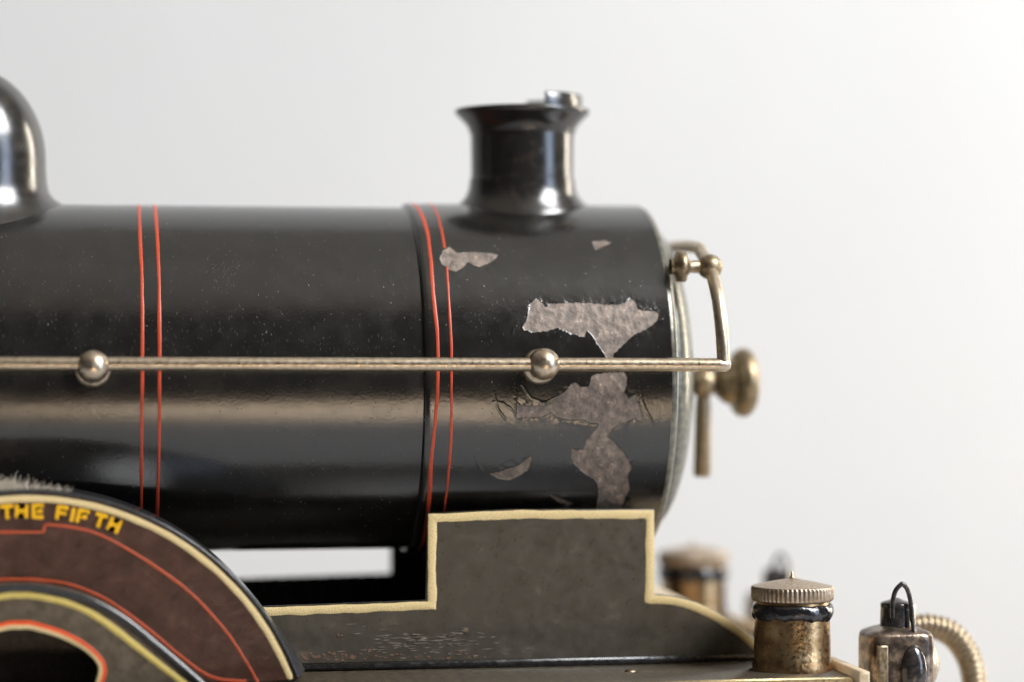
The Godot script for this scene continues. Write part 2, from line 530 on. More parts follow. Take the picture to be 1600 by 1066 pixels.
# ---------------------------------------------------------------- boiler and smokebox
func drum_maps(x0: float, x1: float, r: float, chips: Array, cracks: Array, specks: int, sd: int, scuffs: Array, W: int, H: int, relief: float) -> StandardMaterial3D:
	# paint, chips and dust of a drum, unrolled: u along the engine, v round the near side
	var n := FastNoiseLite.new()
	n.seed = sd
	n.frequency = 0.012
	n.fractal_octaves = 5
	var broad := n.get_image(W, H)
	n.seed = sd + 1
	n.frequency = 0.11
	n.fractal_octaves = 3
	var fine := n.get_image(W, H)
	n.seed = sd + 2
	n.frequency = 0.035
	n.fractal_octaves = 4
	var mid := n.get_image(W, H)
	var to := func(p: Vector2): return Vector2((p.x - x0) / (x1 - x0) * W, (deg_to_rad(100) - p.y) / deg_to_rad(200) * H)
	var mask := Image.create(W, H, false, Image.FORMAT_L8)
	for c in chips:
		var poly := PackedVector2Array()
		for p in c:
			poly.append(to.call(on_drum(p[0], p[1], r)))
		fill_poly(mask, ragged(poly, 4.0, 1.1), Color.WHITE)
	var near := mask.duplicate() as Image
	near.resize(32, 32, Image.INTERPOLATE_LANCZOS)
	near.resize(W, H, Image.INTERPOLATE_CUBIC)
	var soft := mask.duplicate() as Image
	soft.resize(W / 2, H / 2, Image.INTERPOLATE_BILINEAR)
	soft.resize(W, H, Image.INTERPOLATE_CUBIC)
	var rim := mask.duplicate() as Image
	rim.resize(W / 14, H / 14, Image.INTERPOLATE_BILINEAR)
	rim.resize(W, H, Image.INTERPOLATE_CUBIC)
	var de := rim.get_data()
	var dust := Image.create(W, H, false, Image.FORMAT_L8)
	for i in specks:
		var q := Vector2i(rng.randi_range(0, W - 1), rng.randi_range(0, H - 1))
		var v := rng.randf_range(0.1, 0.5) if rng.randf() < 0.93 else rng.randf_range(0.6, 1.0)
		var s := 1 if v < 0.45 else rng.randi_range(1, 2)
		dust.fill_rect(Rect2i(q.x, q.y, s, rng.randi_range(1, 3) if v < 0.5 else rng.randi_range(2, 4)), Color(v, v, v))
	for c in scuffs:
		for i in int(c[4]):
			var q: Vector2 = to.call(on_drum(c[0] + rng.randfn(0, c[2]), c[1] + rng.randfn(0, c[3]), r))
			var v := rng.randf_range(0.1, 0.45)
			dust.fill_rect(Rect2i(int(q.x), int(q.y), 1, rng.randi_range(2, 7)), Color(v, v, v))
	var ridge := Image.create(W, H, false, Image.FORMAT_L8)
	for c in cracks:
		var line := PackedVector2Array()
		for p in c:
			line.append(to.call(on_drum(p[0], p[1], r)))
		for i in line.size() - 1:
			var steps := int(line[i].distance_to(line[i + 1])) + 1
			for k in steps:
				var q := line[i].lerp(line[i + 1], float(k) / steps) + Vector2(rng.randf_range(-1, 1), rng.randf_range(-1, 1))
				ridge.fill_rect(Rect2i(int(q.x) - 1, int(q.y) - 1, 3, 3), Color.WHITE)
	ridge.resize(W / 2, H / 2, Image.INTERPOLATE_BILINEAR)
	ridge.resize(W, H, Image.INTERPOLATE_CUBIC)
	var db := broad.get_data()
	var df := fine.get_data()
	var dm := mid.get_data()
	var dk := mask.get_data()
	var ds := soft.get_data()
	var dd := dust.get_data()
	var dn := near.get_data()
	var dr := ridge.get_data()
	var stride := db.size() / (W * H)
	var col := PackedByteArray()
	var orm := PackedByteArray()
	var hgt := PackedByteArray()
	col.resize(W * H * 3)
	orm.resize(W * H * 3)
	hgt.resize(W * H)
	for i in W * H:
		var b := db[i * stride] / 255.0
		var f := df[i * stride] / 255.0
		var m := dm[i * stride] / 255.0
		var d := dd[i] / 255.0
		var lifted := dn[i] / 255.0
		if dk[i] > 127:
			var t := 0.68 + 0.5 * m + (f - 0.5) * 0.28
			var fleck := 0.55 if f > 0.83 and m > 0.6 else 0.0
			col[i * 3] = clampi(int(136 * t + 130 * fleck), 0, 255)
			col[i * 3 + 1] = clampi(int(121 * t + 120 * fleck), 0, 255)
			col[i * 3 + 2] = clampi(int(109 * t + 110 * fleck), 0, 255)
			orm[i * 3 + 1] = 130 + int(60 * f)
			orm[i * 3 + 2] = 60
		else:
			var k := 23.0 + 10.0 * maxf(0.0, b - 0.35) + 9.0 * f * b
			col[i * 3] = clampi(int(k * 1.07 + 85 * d), 0, 255)
			col[i * 3 + 1] = clampi(int(k * 1.0 + 83 * d), 0, 255)
			col[i * 3 + 2] = clampi(int(k * 0.9 + 78 * d), 0, 255)
			orm[i * 3 + 1] = clampi(int(38 + 16 * b + 10 * m + 120 * d), 0, 255)
			orm[i * 3 + 2] = 0
		var h := 170.0 - ds[i] * 0.26 + (f - 0.5) * 0.21 / relief + (m - 0.5) * (10.0 + 150.0 * lifted) + dr[i] * 0.13 + d * 22.0 + (0.0 if dk[i] > 127 else de[i] * (m * 1.1 - 0.25) * 0.3)
		hgt[i] = clampi(int(h), 0, 255)
	var mt := StandardMaterial3D.new()
	mt.albedo_texture = ImageTexture.create_from_image(Image.create_from_data(W, H, false, Image.FORMAT_RGB8, col))
	var ot := ImageTexture.create_from_image(Image.create_from_data(W, H, false, Image.FORMAT_RGB8, orm))
	mt.roughness_texture = ot
	mt.roughness_texture_channel = BaseMaterial3D.TEXTURE_CHANNEL_GREEN
	mt.roughness = 1.0
	mt.metallic_texture = ot
	mt.metallic_texture_channel = BaseMaterial3D.TEXTURE_CHANNEL_BLUE
	mt.metallic = 1.0
	mt.metallic_specular = 0.68
	mt.heightmap_enabled = true
	mt.heightmap_texture = ImageTexture.create_from_image(Image.create_from_data(W, H, false, Image.FORMAT_L8, hgt))
	mt.heightmap_scale = relief
	mt.texture_repeat = false
	return mt

func drum(st: SurfaceTool, prof: Array, x0: float, x1: float) -> void:    # prof: [x, r]; u, v as in drum_maps
	var rows := []
	var uvs := []
	for p in prof:
		var row := []
		var uv := []
		for j in 145:
			var a := -PI + TAU * j / 144.0
			row.append(Vector3(p[0], AXIS + sin(a) * p[1], cos(a) * p[1]))
			uv.append(Vector2((p[0] - x0) / (x1 - x0), (deg_to_rad(100) - a) / deg_to_rad(200)))
		rows.append(row)
		uvs.append(uv)
	grid(st, rows, false, 0, uvs)

func zpts(z: Array, ox: float, oy: float, s: float) -> Array:
	var out := []
	for i in range(0, z.size(), 2):
		out.append([ox + z[i] * s, oy + z[i + 1] * s])
	return out

func drums() -> void:
	var seam := on_drum(664, 575, RS).x
	var b0 := on_drum(-40, 575, RB).x
	var st := tool()
	var prof := [[-0.150, RB]]
	for i in 24:
		prof.append([lerpf(b0, seam, i / 23.0), RB])
	drum(st, prof, b0, seam)
	var bm := drum_maps(b0, seam, RB, [], [], 2600, 70, [[352, 425, 14, 16, 90], [240, 520, 160, 25, 260], [40, 450, 60, 60, 120], [560, 545, 60, 12, 80]], 1024, 1280, 0.012)
	var boiler := put("boiler", done(st), bm, loco)
	for l in [[221.5, 0.00047, 1.0], [249.0, 0.0005, 4.0]]:
		st = tool()
		ring_line(st, on_drum(l[0], 575, RB).x, RB, l[1], 0.00022, l[2])
		put("lining_line", done(st), M.red, boiler)
	# smokebox
	var front := on_drum(1057, 590, RS).x
	var chips := [
		zpts([200, 375, 240, 300, 260, 190, 310, 135, 345, 165, 395, 210, 430, 185, 640, 175, 780, 180, 900, 195, 1010, 190, 1060, 175, 1095, 135, 1130, 165, 1160, 235, 1300, 245, 1330, 270, 1320, 330, 1240, 390, 1130, 440, 1050, 510, 960, 600, 945, 650, 905, 650, 870, 590, 820, 520, 780, 450, 735, 405, 710, 455, 690, 460, 600, 430, 480, 385, 400, 410, 300, 425, 210, 400], 780, 440, 0.1876),
		zpts([170, 600, 210, 575, 330, 590, 450, 580, 500, 560, 560, 500, 640, 440, 690, 375, 740, 370, 780, 400, 860, 400, 880, 350, 890, 300, 960, 270, 1200, 255, 1230, 290, 1230, 380, 1200, 460, 1250, 520, 1290, 490, 1310, 480, 1340, 560, 1385, 690, 1385, 730, 1300, 700, 1200, 745, 1100, 790, 1040, 860, 900, 850, 960, 780, 960, 750, 880, 740, 800, 710, 680, 715, 600, 700, 530, 670, 490, 640, 460, 670, 400, 690, 170, 700], 780, 540, 0.1625),
		zpts([1115, 50, 1010, 160, 990, 240, 920, 250, 875, 235, 870, 310, 900, 370, 980, 450, 1085, 510, 1110, 560, 1115, 650, 1100, 800, 1300, 800, 1350, 690, 1390, 600, 1375, 480, 1410, 410, 1380, 330, 1310, 230, 1230, 150, 1180, 120, 1260, 40], 740, 660, 0.175),
		zpts([75, 640, 110, 550, 170, 490, 220, 455, 280, 500, 340, 550, 420, 550, 560, 540, 700, 540, 830, 555, 960, 570, 985, 590, 950, 650, 870, 700, 780, 745, 690, 770, 600, 745, 510, 700, 460, 760, 400, 810, 330, 850, 250, 830, 180, 780, 100, 720], 680, 340, 0.1),
		zpts([145, 460, 270, 430, 400, 385, 480, 320, 525, 290, 510, 350, 480, 430, 400, 480, 310, 520, 220, 505], 740, 660, 0.175),
		[[925, 378], [945, 376], [956, 379], [940, 387], [931, 391]],
		zpts([680, 640, 780, 680, 900, 730, 830, 745, 740, 700], 740, 660, 0.175),
	]
	var cracks := [
		[[800, 526], [803, 512], [812, 500], [820, 495]], [[806, 566], [803, 590], [807, 612], [805, 640]], [[770, 628], [785, 630], [800, 640], [812, 655]],
		[[772, 612], [778, 640], [790, 655]], [[740, 700], [746, 725], [755, 738]], [[860, 640], [880, 660], [930, 668]],
		[[815, 600], [830, 622], [850, 630], [880, 615], [892, 605]], [[1000, 600], [1004, 630], [1020, 660]], [[905, 690], [900, 740], [890, 760]],
		[[960, 545], [985, 520], [1010, 512], [1035, 498]], [[850, 410], [900, 405], [930, 420]],
	]
	var sm := drum_maps(seam, front + 0.004, RS, chips, cracks, 1100, 90, [[860, 690, 60, 30, 90], [780, 500, 40, 50, 60], [940, 640, 50, 40, 60]], 640, 1280, 0.02)
	st = tool()
	prof = [[seam - 0.0002, RB - 0.0002], [seam, RS - 0.0003], [seam + 0.0003, RS]]
	for i in 12:
		prof.append([lerpf(seam + 0.001, front - 0.0006, i / 11.0), RS])
	drum(st, prof, seam, front + 0.004)
	var box_node := put("smokebox", done(st), sm, loco)
	st = tool()
	var rp := []
	for k in 9:
		var a := PI / 2 * k / 8
		rp.append([RS - 0.0012 * (1 - cos(a)), front - 0.0006 + 0.0012 * sin(a)])
	rp.append([0.0236, front + 0.0007])
	lathe(st, Vector3(0, AXIS, 0), rp, "x", 128)
	put("front_ring", done(st), M.door, box_node)
	for l in [[681.5, 0.00055, 0.0007, 7.0, []], [706.0, 0.00036, 0.0004, 9.0, [[38.5, 45.5]]]]:
		st = tool()
		ring_line(st, on_drum(l[0], 575, RS).x, RS, l[1], l[2], l[3], l[4])
		put("lining_line", done(st), M.red, box_node)
	# door
	var apex := PX(1061, 0)
	st = tool()
	var dp := [[0.0242, front + 0.0003], [0.0242, front + 0.0010]]
	for k in 14:
		var a := PI / 2 * (k + 1) / 14.0
		dp.append([maxf(0.0240 * cos(a), 0.00001), front + 0.0010 + (apex - front - 0.0010) * sin(a)])
	lathe(st, Vector3(0, AXIS, 0), dp, "x", 96)
	var door := put("smokebox_door", done(st), M.door, loco)
	var hub := PX(1099, 0)
	st = tool()
	var hp := [[0.0011, apex - 0.0004], [0.0011, hub - 0.0019]]
	for k in 9:
		var a := -PI / 2 + PI * k / 8.0
		hp.append([0.0012 + 0.0012 * cos(a), hub + 0.0019 * sin(a)])
	hp.append_array([[0.0011, hub + 0.0022], [0.0011, hub + 0.0032]])
	lathe(st, Vector3(0, AXIS - 0.0009, 0), hp, "x", 32)
	put("dart_hub", done(st), M.bronze, door)
	st = tool()
	var top := Vector3(hub, AXIS - 0.001, 0)
	var bot := P(1097, 745, 0)
	tube(st, [top, top.lerp(bot, 0.3), top.lerp(bot, 0.97), bot], [0.0009, 0.00125, 0.00138, 0.0012], 24)
	put("lever", done(st), M.bronze, door)
	var wc := PX(1161, 0)
	st = tool()
	var wp := [[0.0011, wc - 0.0045], [0.0022, wc - 0.0043], [0.0033, wc - 0.003], [0.0035, wc - 0.0019]]
	for k in 15:
		var a := -PI * 0.5 + PI * k / 14.0
		wp.append([0.0037 + 0.0018 * cos(a), wc + 0.0017 * sin(a)])
	wp.append_array([[0.0025, wc + 0.0015], [0.00001, wc + 0.0014]])
	lathe(st, Vector3(0, AXIS - 0.0009, 0), wp, "x", 48)
	put("handwheel", done(st), M.bronze, door)

# ---------------------------------------------------------------- chimney, dome
func saddle(v: Vector3, w: float, r: float) -> Vector3:
	var z := clampf(v.z, -r * 0.98, r * 0.98)
	v.y -= w * (r - sqrt(r * r - z * z))
	return v

func chimney_and_dome() -> void:
	var at := P(816, 322, 0)
	var k := 0.0001
	var y := func(py: float): return P(816, py, 0).y
	var prof := [[107, 331], [106, 324], [97, 317], [89, 308], [84.5, 298], [82.5, 288], [82.5, 281], [80, 279], [80, 240], [80.5, 211], [83, 208], [83.5, 204], [86, 198], [93, 190], [100, 183], [104.5, 178.5], [105.5, 175], [104.5, 172], [99, 171], [92, 173], [84, 185], [72, 200], [70, 240]]
	var pr := []
	for p in prof:
		pr.append([p[0] * k, y.call(p[1]) - at.y])
	var st := tool()
	var w := [1.0, 1.0, 0.75, 0.45, 0.2, 0.08]
	lathe(st, at, pr.slice(0, 7), "y", 96, func(v: Vector3, i: int, _a: float): return saddle(v, w[i] if i < w.size() else 0.0, RS), 0)
	lathe(st, at, pr.slice(6, 8), "y", 96, null, 1)
	lathe(st, at, pr.slice(7, 10), "y", 96, null, 2)
	lathe(st, at, pr.slice(9, 12), "y", 96, null, 3)
	lathe(st, at, pr.slice(11), "y", 96, null, 4)
	var ch := put("chimney", done(st), M.black_gloss, loco)
	st = tool()
	var rows := []
	for i in 33:
		var a := deg_to_rad(lerpf(-76, 76, i / 32.0))
		var row := []
		for q in [[94, 173], [94, 152], [92.5, 150], [87, 150], [86, 152], [86, 173]]:
			row.append(at + Vector3(cos(a) * q[0] * k, y.call(q[1]) - at.y, sin(a) * q[0] * k))
		rows.append(row)
	grid(st, rows)
	for e in [0, 32]:
		grid(st, [[rows[e][0], rows[e][1], rows[e][2]], [rows[e][5], rows[e][4], rows[e][3]]], false, 3)
	put("raised_lip", done(st), M.black_gloss, ch)
	# steam dome
	var dat := P(-44, 322, 0)
	var yd := func(py: float): return P(-44, py, 0).y
	var dp := []
	var dw := []
	for q in [[150, 332, 1.0], [150, 327, 1.0], [147, 322, 1.0], [134, 318, 0.9], [122, 310, 0.6], [115, 300, 0.3], [111.5, 285, 0.1], [110, 265, 0.0]]:
		dp.append([q[0] * k, yd.call(q[1]) - dat.y])
		dw.append(q[2])
	for i in 15:
		var a := PI / 2 * i / 14.0
		dp.append([maxf(0.00001, 110 * cos(a) * k), yd.call(252 - 145 * sin(a)) - dat.y])
		dw.append(0.0)
	st = tool()
	lathe(st, dat, dp, "y", 96, func(v: Vector3, i: int, _a: float): return saddle(v, dw[i], RB))
	put("steam_dome", done(st), M.black_gloss, loco)

# ---------------------------------------------------------------- handrail
func rails() -> void:
	var z := 31.0
	var a := P(-30, 568.5, z)
	var b := P(1131, 570, z)
	var rad := 0.00099
	var st := tool()
	var path := [a + (a - b) * 0.6]
	for i in 12:
		path.append(a.lerp(b, i / 11.0))
	tube(st, path, rad, 20, 0)
	# the arch over the front, in the plane of the rail's end
	var arch := []
	var ax := b.x - 0.0002
	var half := []
	for q in [[1128, 520], [1123, 475], [1117, 445], [1109, 417], [1098, 398], [1088, 387]]:
		half.append(at_x(q[0], q[1], ax))
	var crown := Vector3(ax, half[5].y + 0.0006, 0)
	arch = [b]
	arch.append_array(half)
	arch.append(crown)
	for i in range(5, -1, -1):
		arch.append(Vector3(ax, half[i].y, -half[i].z))
	arch.append(Vector3(ax, b.y, -b.z))
	tube(st, smooth3(arch, 7), rad * 0.97, 18, 4)
	var back := []
	for q in path:
		back.append(Vector3(q.x, q.y, -q.z))
	tube(st, back, rad, 16, 8)
	lathe(st, Vector3(b.x, b.y, b.z), [[0.00001, 0.0011], [0.0006, 0.00095], [0.00102, 0.0004], [0.00102, -0.0008]], "x", 20, null, 12)
	var rail := put("handrail", done(st), M.nickel, loco)
	for q in [[145, 573], [850, 569]]:
		var c := P(q[0], q[1], z)
		for s in [1, -1]:
			st = tool()
			var r := 0.00232
			var pr := []
			for i in 15:
				var t := PI * i / 14.0
				pr.append([maxf(r * sin(t), 0.00001), r * cos(t)])
			lathe(st, Vector3(c.x, c.y, c.z * s), pr, "z", 28)
			lathe(st, Vector3(c.x, c.y - 0.0004, 0), [[0.0013, (c.z - 0.0018) * s], [0.0012, 0.0284 * s], [0.0022, 0.0280 * s], [0.0026, 0.0276 * s], [0.0026, 0.0258 * s]], "z", 28, null, 5)
			put("stanchion", done(st), M.nickel, rail)
	# stanchions on the smokebox front that carry the arch
	for s in [1, -1]:
		var c := Vector3(ax, half[3].y, half[3].z * s)
		st = tool()
		var pr := []
		for i in 15:
			var t := PI * i / 14.0
			pr.append([maxf(0.0019 * sin(t), 0.00001), 0.0019 * cos(t)])
		lathe(st, c, pr, "x", 24)
		lathe(st, c, [[0.0010, -0.001], [0.0009, -0.0030], [0.0016, -0.0036], [0.0023, -0.0038], [0.0023, -0.0050], [0.0012, -0.0053], [0.0012, -0.0060]], "x", 24, null, 5)
		put("stanchion", done(st), M.bronze, rail)

# ---------------------------------------------------------------- frames, footplate
func frame_outline() -> PackedVector2Array:
	var pts := flat([[395, 949], [667, 939], [668, 802], [800, 796.5], [1023, 796], [1023, 929]], 22)
	var curve := smooth2(flat([[1023, 929], [1060, 933], [1100, 946], [1140, 968], [1172, 992], [1200, 1018]], 22), 5)
	for i in range(1, curve.size()):
		pts.append(curve[i])
	pts.append(Vector2(curve[curve.size() - 1].x, DECK + 0.0002))
	pts.append(Vector2(pts[0].x, DECK + 0.0002))
	return pts

func frames() -> void:
	var out := frame_outline()
	var st := tool()
	plate(st, out, 0.022, 0.0012, 0.00035)
	var near := put("frame_plate", done(st), M.plate_grey, loco)
	near.set_meta("label", "grey-brown near frame plate with scuffed paint and cream border")
	# cream border just inside the edge
	var o_in := inset(out, 0.00012)
	var i_in := inset(out, 0.00138)
	var rows0 := []
	for i in out.size() - 3:
		var steps := maxi(2, int(o_in[i].distance_to(o_in[i + 1]) / 0.0005))
		for k in steps + 1:
			if k == steps and i < out.size() - 4: continue
			var t := float(k) / steps
			var p := o_in[i].lerp(o_in[i + 1], t)
			var q := i_in[i].lerp(i_in[i + 1], t)
			var c := (q - p)
			var e := c * 0.09 * wob.get_noise_2d(rows0.size() * 1.7, 7.0) * 2.0
			var g := c * 0.10 * wob.get_noise_2d(rows0.size() * 1.7, 77.0) * 2.0
			if k > 0 or i == 0:
				q += g
				p += e * 0.6
			rows0.append([Vector3(p.x, p.y, 0.02201), Vector3(p.x + c.x * 0.1, p.y + c.y * 0.1, 0.02207), Vector3(q.x - c.x * 0.1, q.y - c.y * 0.1, 0.02207), Vector3(q.x, q.y, 0.02201)])
	st = tool()
	grid(st, rows0)
	put("border_line", done(st), M.cream, near)
	# scuffs and scratches: flakes of bare metal and rust
	for f in [[728, 986, 6, 4, "nickel"], [985, 1034, 5, 3, "bronze"], [530, 993, 5, 3, "cap"]]:
		st = tool()
		var c := P(f[0], f[1], 22)
		var poly := PackedVector2Array()
		for i in 12:
			var t := TAU * i / 12
			var r := 0.6 + 0.5 * rng.randf()
			poly.append(Vector2(c.x + cos(t) * f[2] * 0.000095 * r, c.y + sin(t) * f[3] * 0.000095 * r))
		plate(st, poly, 0.02206, 0.00005, 0.00002, 1)
		put("paint_chip", done(st), M[f[4]], near)
	st = tool()
	for i in 90:
		var c := P(rng.randf_range(470, 575) if i % 3 else rng.randf_range(575, 760), rng.randfn(1026, 3.6), 22)
		var poly := PackedVector2Array()
		var wd := rng.randf_range(0.00008, 0.00042)
		for k in 8:
			var t := TAU * k / 8
			var r := rng.randf_range(0.5, 1.0)
			poly.append(Vector2(c.x + cos(t) * wd * r, c.y + sin(t) * wd * 0.55 * r))
		plate(st, poly, 0.02203 + 0.0000004 * i, 0.00003)
	put("rust_flecks", done(st), M.rust, near).set_meta("kind", "stuff")
	st = tool()
	for i in 110:
		var px := rng.randfn(660, 55)
		var py := rng.randfn(1003, 11)
		var c := P(px, py, 22)
		var l := rng.randf_range(0.0002, 0.0011)
		var h := rng.randf_range(0.00002, 0.00006)
		var poly := PackedVector2Array([Vector2(c.x - l, c.y), Vector2(c.x, c.y - h), Vector2(c.x + l, c.y + h * rng.randf()), Vector2(c.x, c.y + h)])
		plate(st, poly, 0.02204 + 0.0000004 * i, 0.00003)
	put("scuff_marks", done(st), M.scuff, near).set_meta("kind", "stuff")
	st = tool()
	box(st, Vector3(PX(440, 22), DECK + 0.0001, 0.0221), Vector3(PX(1188, 22), DECK + 0.0012, 0.0229), 0.0004)
	put("foot_dark_strip", done(st), M.black, near)  # black strip along the foot of the plate
	# the far frame plate
	st = tool()
	plate(st, out, -0.0225, 0.0012, 0.0002)
	put("frame_plate", done(st), M.black, loco)
	# curved cover between the frame plates in front of the smokebox
	var curve := smooth2(flat([[1023, 929], [1060, 933], [1100, 946], [1140, 968], [1172, 992], [1200, 1018]], 22), 5)
	st = tool()
	var rows := []
	for s in [[0.0, 0.0204], [0.0, -0.0222], [-0.0006, -0.0222], [-0.0006, 0.0204]]:
		var row := []
		for c in curve:
			row.append(Vector3(c.x, c.y - 0.0002 + s[0], s[1]))
		rows.append(row)
	rows.append(rows[0])
	grid(st, rows, false, -1)
	put("front_cover", done(st), M.beam, loco)  # pale colour carries the white wall reflected in the cover
	# saddle under the smokebox
	st = tool()
	box(st, Vector3(P(690, 900, 0).x, DECK + 0.0003, -0.0212), Vector3(P(950, 900, 0).x, AXIS - 0.0238, 0.0205))
	put("smokebox_saddle", done(st), M.black, loco)
	# footplate
	var x1 := PX(1328, 40)
	st = tool()
	var poly := PackedVector2Array([Vector2(-0.15, DECK - 0.0011), Vector2(x1, DECK - 0.0011), Vector2(x1, DECK), Vector2(-0.15, DECK)])
	plate(st, poly, 0.0420, 0.084, 0.0003, 3)
	var deck := put("footplate", done(st), M.black_deck, loco)
	st = tool()
	box(st, Vector3(PX(985, 40), DECK - 0.0009, 0.0421), Vector3(x1 - 0.0002, DECK + 0.0001, 0.0424), 0.00012)
	put("edge_glint_strip", done(st), M.edge, deck)  # bright strip standing for the gold glint along the footplate edge
	st = tool()
	box(st, Vector3(-0.15, DECK - 0.0075, 0.0380), Vector3(x1 - 0.001, DECK - 0.0012, 0.0392), 0.0002)
	put("valance", done(st), M.black_deck, deck)
	for r in [[985, 1051, "bronze"]]:
		var zz := 30.0
		var c := P(r[0], r[1], zz)
		st = tool()
		lathe(st, Vector3(c.x, DECK, zz * 0.001), [[0.0008, 0.0], [0.00075, 0.00015], [0.0005, 0.0003], [0.00001, 0.00035]], "y", 16)
		put("rivet", done(st), M[r[2]], deck)

# ---------------------------------------------------------------- splashers and lettering
const SPX := 45.0
const SPY := 1217.0

func arc_px(r: float, deg: float) -> Array:
	return [SPX + sin(deg_to_rad(deg)) * r, SPY - cos(deg_to_rad(deg)) * r]

func arch_path(right: Array, axis: float) -> Array:       # the measured right half, mirrored to the left
	var out := []
	for i in range(right.size() - 1, 0, -1):
		out.append([2 * axis - right[i][0], right[i][1]])
	out.append_array(right)
	return out

func splashers() -> void:
	var z := 34.0
	var low := arch_path([[30, 914], [57, 915], [107, 924], [152, 940], [198, 967], [244, 1004], [290, 1043], [322, 1064], [360, 1072]], 30)
	# the tall face, between the arc and the lower splasher
	var below := smooth2(flat(low, z), 8)
	var face := []
	for k in 9:
		var row := []
		for i in below.size():
			var p := arc_px(449, lerpf(-69.6, 69.6, i / (below.size() - 1.0)))
			var o := P(p[0], p[1], z)
			var v := Vector2(o.x, o.y).lerp(below[i], k / 8.0)
			row.append(Vector3(v.x, maxf(v.y, DECK + 0.0002 + 0.00001 * k), z * 0.001))
		face.append(row)
	var st := tool()
	grid(st, face)
	var rear := []
	for row in face:
		var l := []
		for v in row:
			l.append(Vector3(v.x, v.y, v.z - 0.001))
		rear.append(l)
	grid(st, rear, false, 1)
	grid(st, [face[8], rear[8]], false, 2)
	grid(st, [face[0], rear[0]], false, 3)
	var sp := put("splasher", done(st), M.brown, loco)
	sp.set_meta("label", "brown wheel splasher with yellow lettering and cream edge line")
	# rolled edge and top strip, flaring out where it meets the footplate
	var rows := []
	for i in 71:
		var d := lerpf(-69.4, 69.4, i / 70.0)
		var out := maxf(0.0, (absf(d) - 48.0) / 21.4)
		var flare := out * out * 15.0
		var row := []
		for q in [[446, 0.03405], [447, 0.0342], [448.7, 0.03427], [450.4, 0.0342], [451.5, 0.0338], [451.5 + flare * 0.25, 0.033], [451.5 + flare * 0.6, 0.0315], [451.5 + flare, 0.029], [451.5 + flare, 0.0225]]:
			var p := arc_px(q[0], d)
			var v := P(p[0], p[1], z)
			row.append(Vector3(v.x, maxf(v.y, DECK + 0.0003), q[1]))
		rows.append(row)
	st = tool()
	grid(st, rows)
	put("rolled_edge", done(st), M.bead_grey, sp)
	var arcline := func(r: float, a: float, b: float, n: int):
		var l := []
		for i in n + 1:
			l.append(arc_px(r, lerpf(a, b, float(i) / n)))
		return flat(l, z)
	st = tool()
	bead(st, arcline.call(437.5, -69.2, 69.2, 220), 0.034, 0.00092, 0.00006, 0.1)
	put("cream_line", done(st), M.cream, sp)
	st = tool()
	var rl := smooth2(flat([[-40, 834], [0, 832], [66, 832]], z), 8)
	rl.append_array(flat([[68, 831], [70, 822], [73, 820]], z))
	rl.append_array(smooth2(flat([[77, 820.5], [126, 826.5], [171, 843], [229, 877], [286, 917], [331, 961], [366, 1005], [402, 1066], [412, 1090]], z), 12))
	bead(st, rl, 0.034, 0.00038, 0.00004, 0.2)
	put("red_line", done(st), M.dull_red, sp)
	st = tool()
	var rl2 := arch_path([[30, 906], [57, 906], [107, 913], [152, 930], [190, 953], [236, 987], [282, 1026], [316, 1051], [343, 1062], [385, 1065]], 30)
	bead(st, smooth2(flat(rl2, z), 10), 0.034, 0.00042, 0.00004, 0.2)
	put("red_line", done(st), M.dull_red, sp)
	# hand-lettered name
	var glyph := {
		"T": [[0, 1, 1, 1], [0.5, 1, 0.5, 0]], "H": [[0.08, 1, 0.08, 0], [0.08, 0.52, 0.92, 0.52], [0.92, 1, 0.92, 0]],
		"E": [[0.1, 1, 0.1, 0], [0.1, 1, 0.95, 1], [0.1, 0.52, 0.85, 0.52], [0.1, 0, 0.95, 0]], "F": [[0.1, 1, 0.1, 0], [0.1, 1, 1.0, 1], [0.1, 0.5, 0.85, 0.5]], "I": [[0.5, 1, 0.5, 0]]}
	var word := [["T", -4.7, 17], ["H", -1.6, 17], ["E", 1.85, 16], ["F", 7.0, 15], ["I", 9.4, 12], ["F", 11.5, 15], ["T", 15.4, 15], ["H", 18.6, 16]]
	for w in word:
		var polys := [PackedVector2Array()]
		var tilt := rng.randf_range(-1.5, 1.5) + 3.0 * (1.0 if w[1] > 5 else 0.0)
		for s in glyph[w[0]]:
			var a := Vector2((s[0] - 0.5) * w[2], (s[1] - 0.5) * 18.0)
			var b := Vector2((s[2] - 0.5) * w[2], (s[3] - 0.5) * 18.0)
			var t := (b - a).normalized()
			var nn := Vector2(-t.y, t.x)
			var hw := 3.2
			var q := PackedVector2Array()
			for k in 7:
				var an := -PI / 2 + PI * k / 6
				q.append(b + (t * cos(an) * 0.75 + nn * sin(an)) * hw * rng.randf_range(0.93, 1.07))
			for k in 7:
				var an := PI / 2 + PI * k / 6
				q.append(a + (t * cos(an) * 0.75 + nn * sin(an)) * hw * rng.randf_range(0.93, 1.07))
			if polys[0].is_empty():
				polys = [q]
			else:
				polys = Geometry2D.merge_polygons(polys[0], q)
		st = tool()
		for poly in polys:
			var placed := []
			for v in poly:
				var rv: Vector2 = v.rotated(-deg_to_rad(w[1] + tilt))
				var c := arc_px(418.0, w[1])
				placed.append([c[0] + rv.x, c[1] - rv.y])
			plate(st, flat(placed, z), 0.03405, 0.0001, 0.00003, 1)
		var o := put("letter", done(st), M.letter, sp)
		o.set_meta("label", "yellow painted letter " + w[0])
	# lower splasher over the coupling rod, standing proud of the tall one
	var z2 := 37.0
	var slot := [[30, 984], [50, 985], [95, 998], [128, 1014], [147, 1031], [153, 1046], [149, 1066], [140, 1085]]
	var top := smooth2(flat(arch_path([[30, 914], [57, 914], [107, 923], [152, 939], [198, 966], [244, 1003], [290, 1042], [345, 1090]], 30), z2), 6)
	var inn := smooth2(flat(arch_path(slot, 30), z2), 6)
	var strip := []
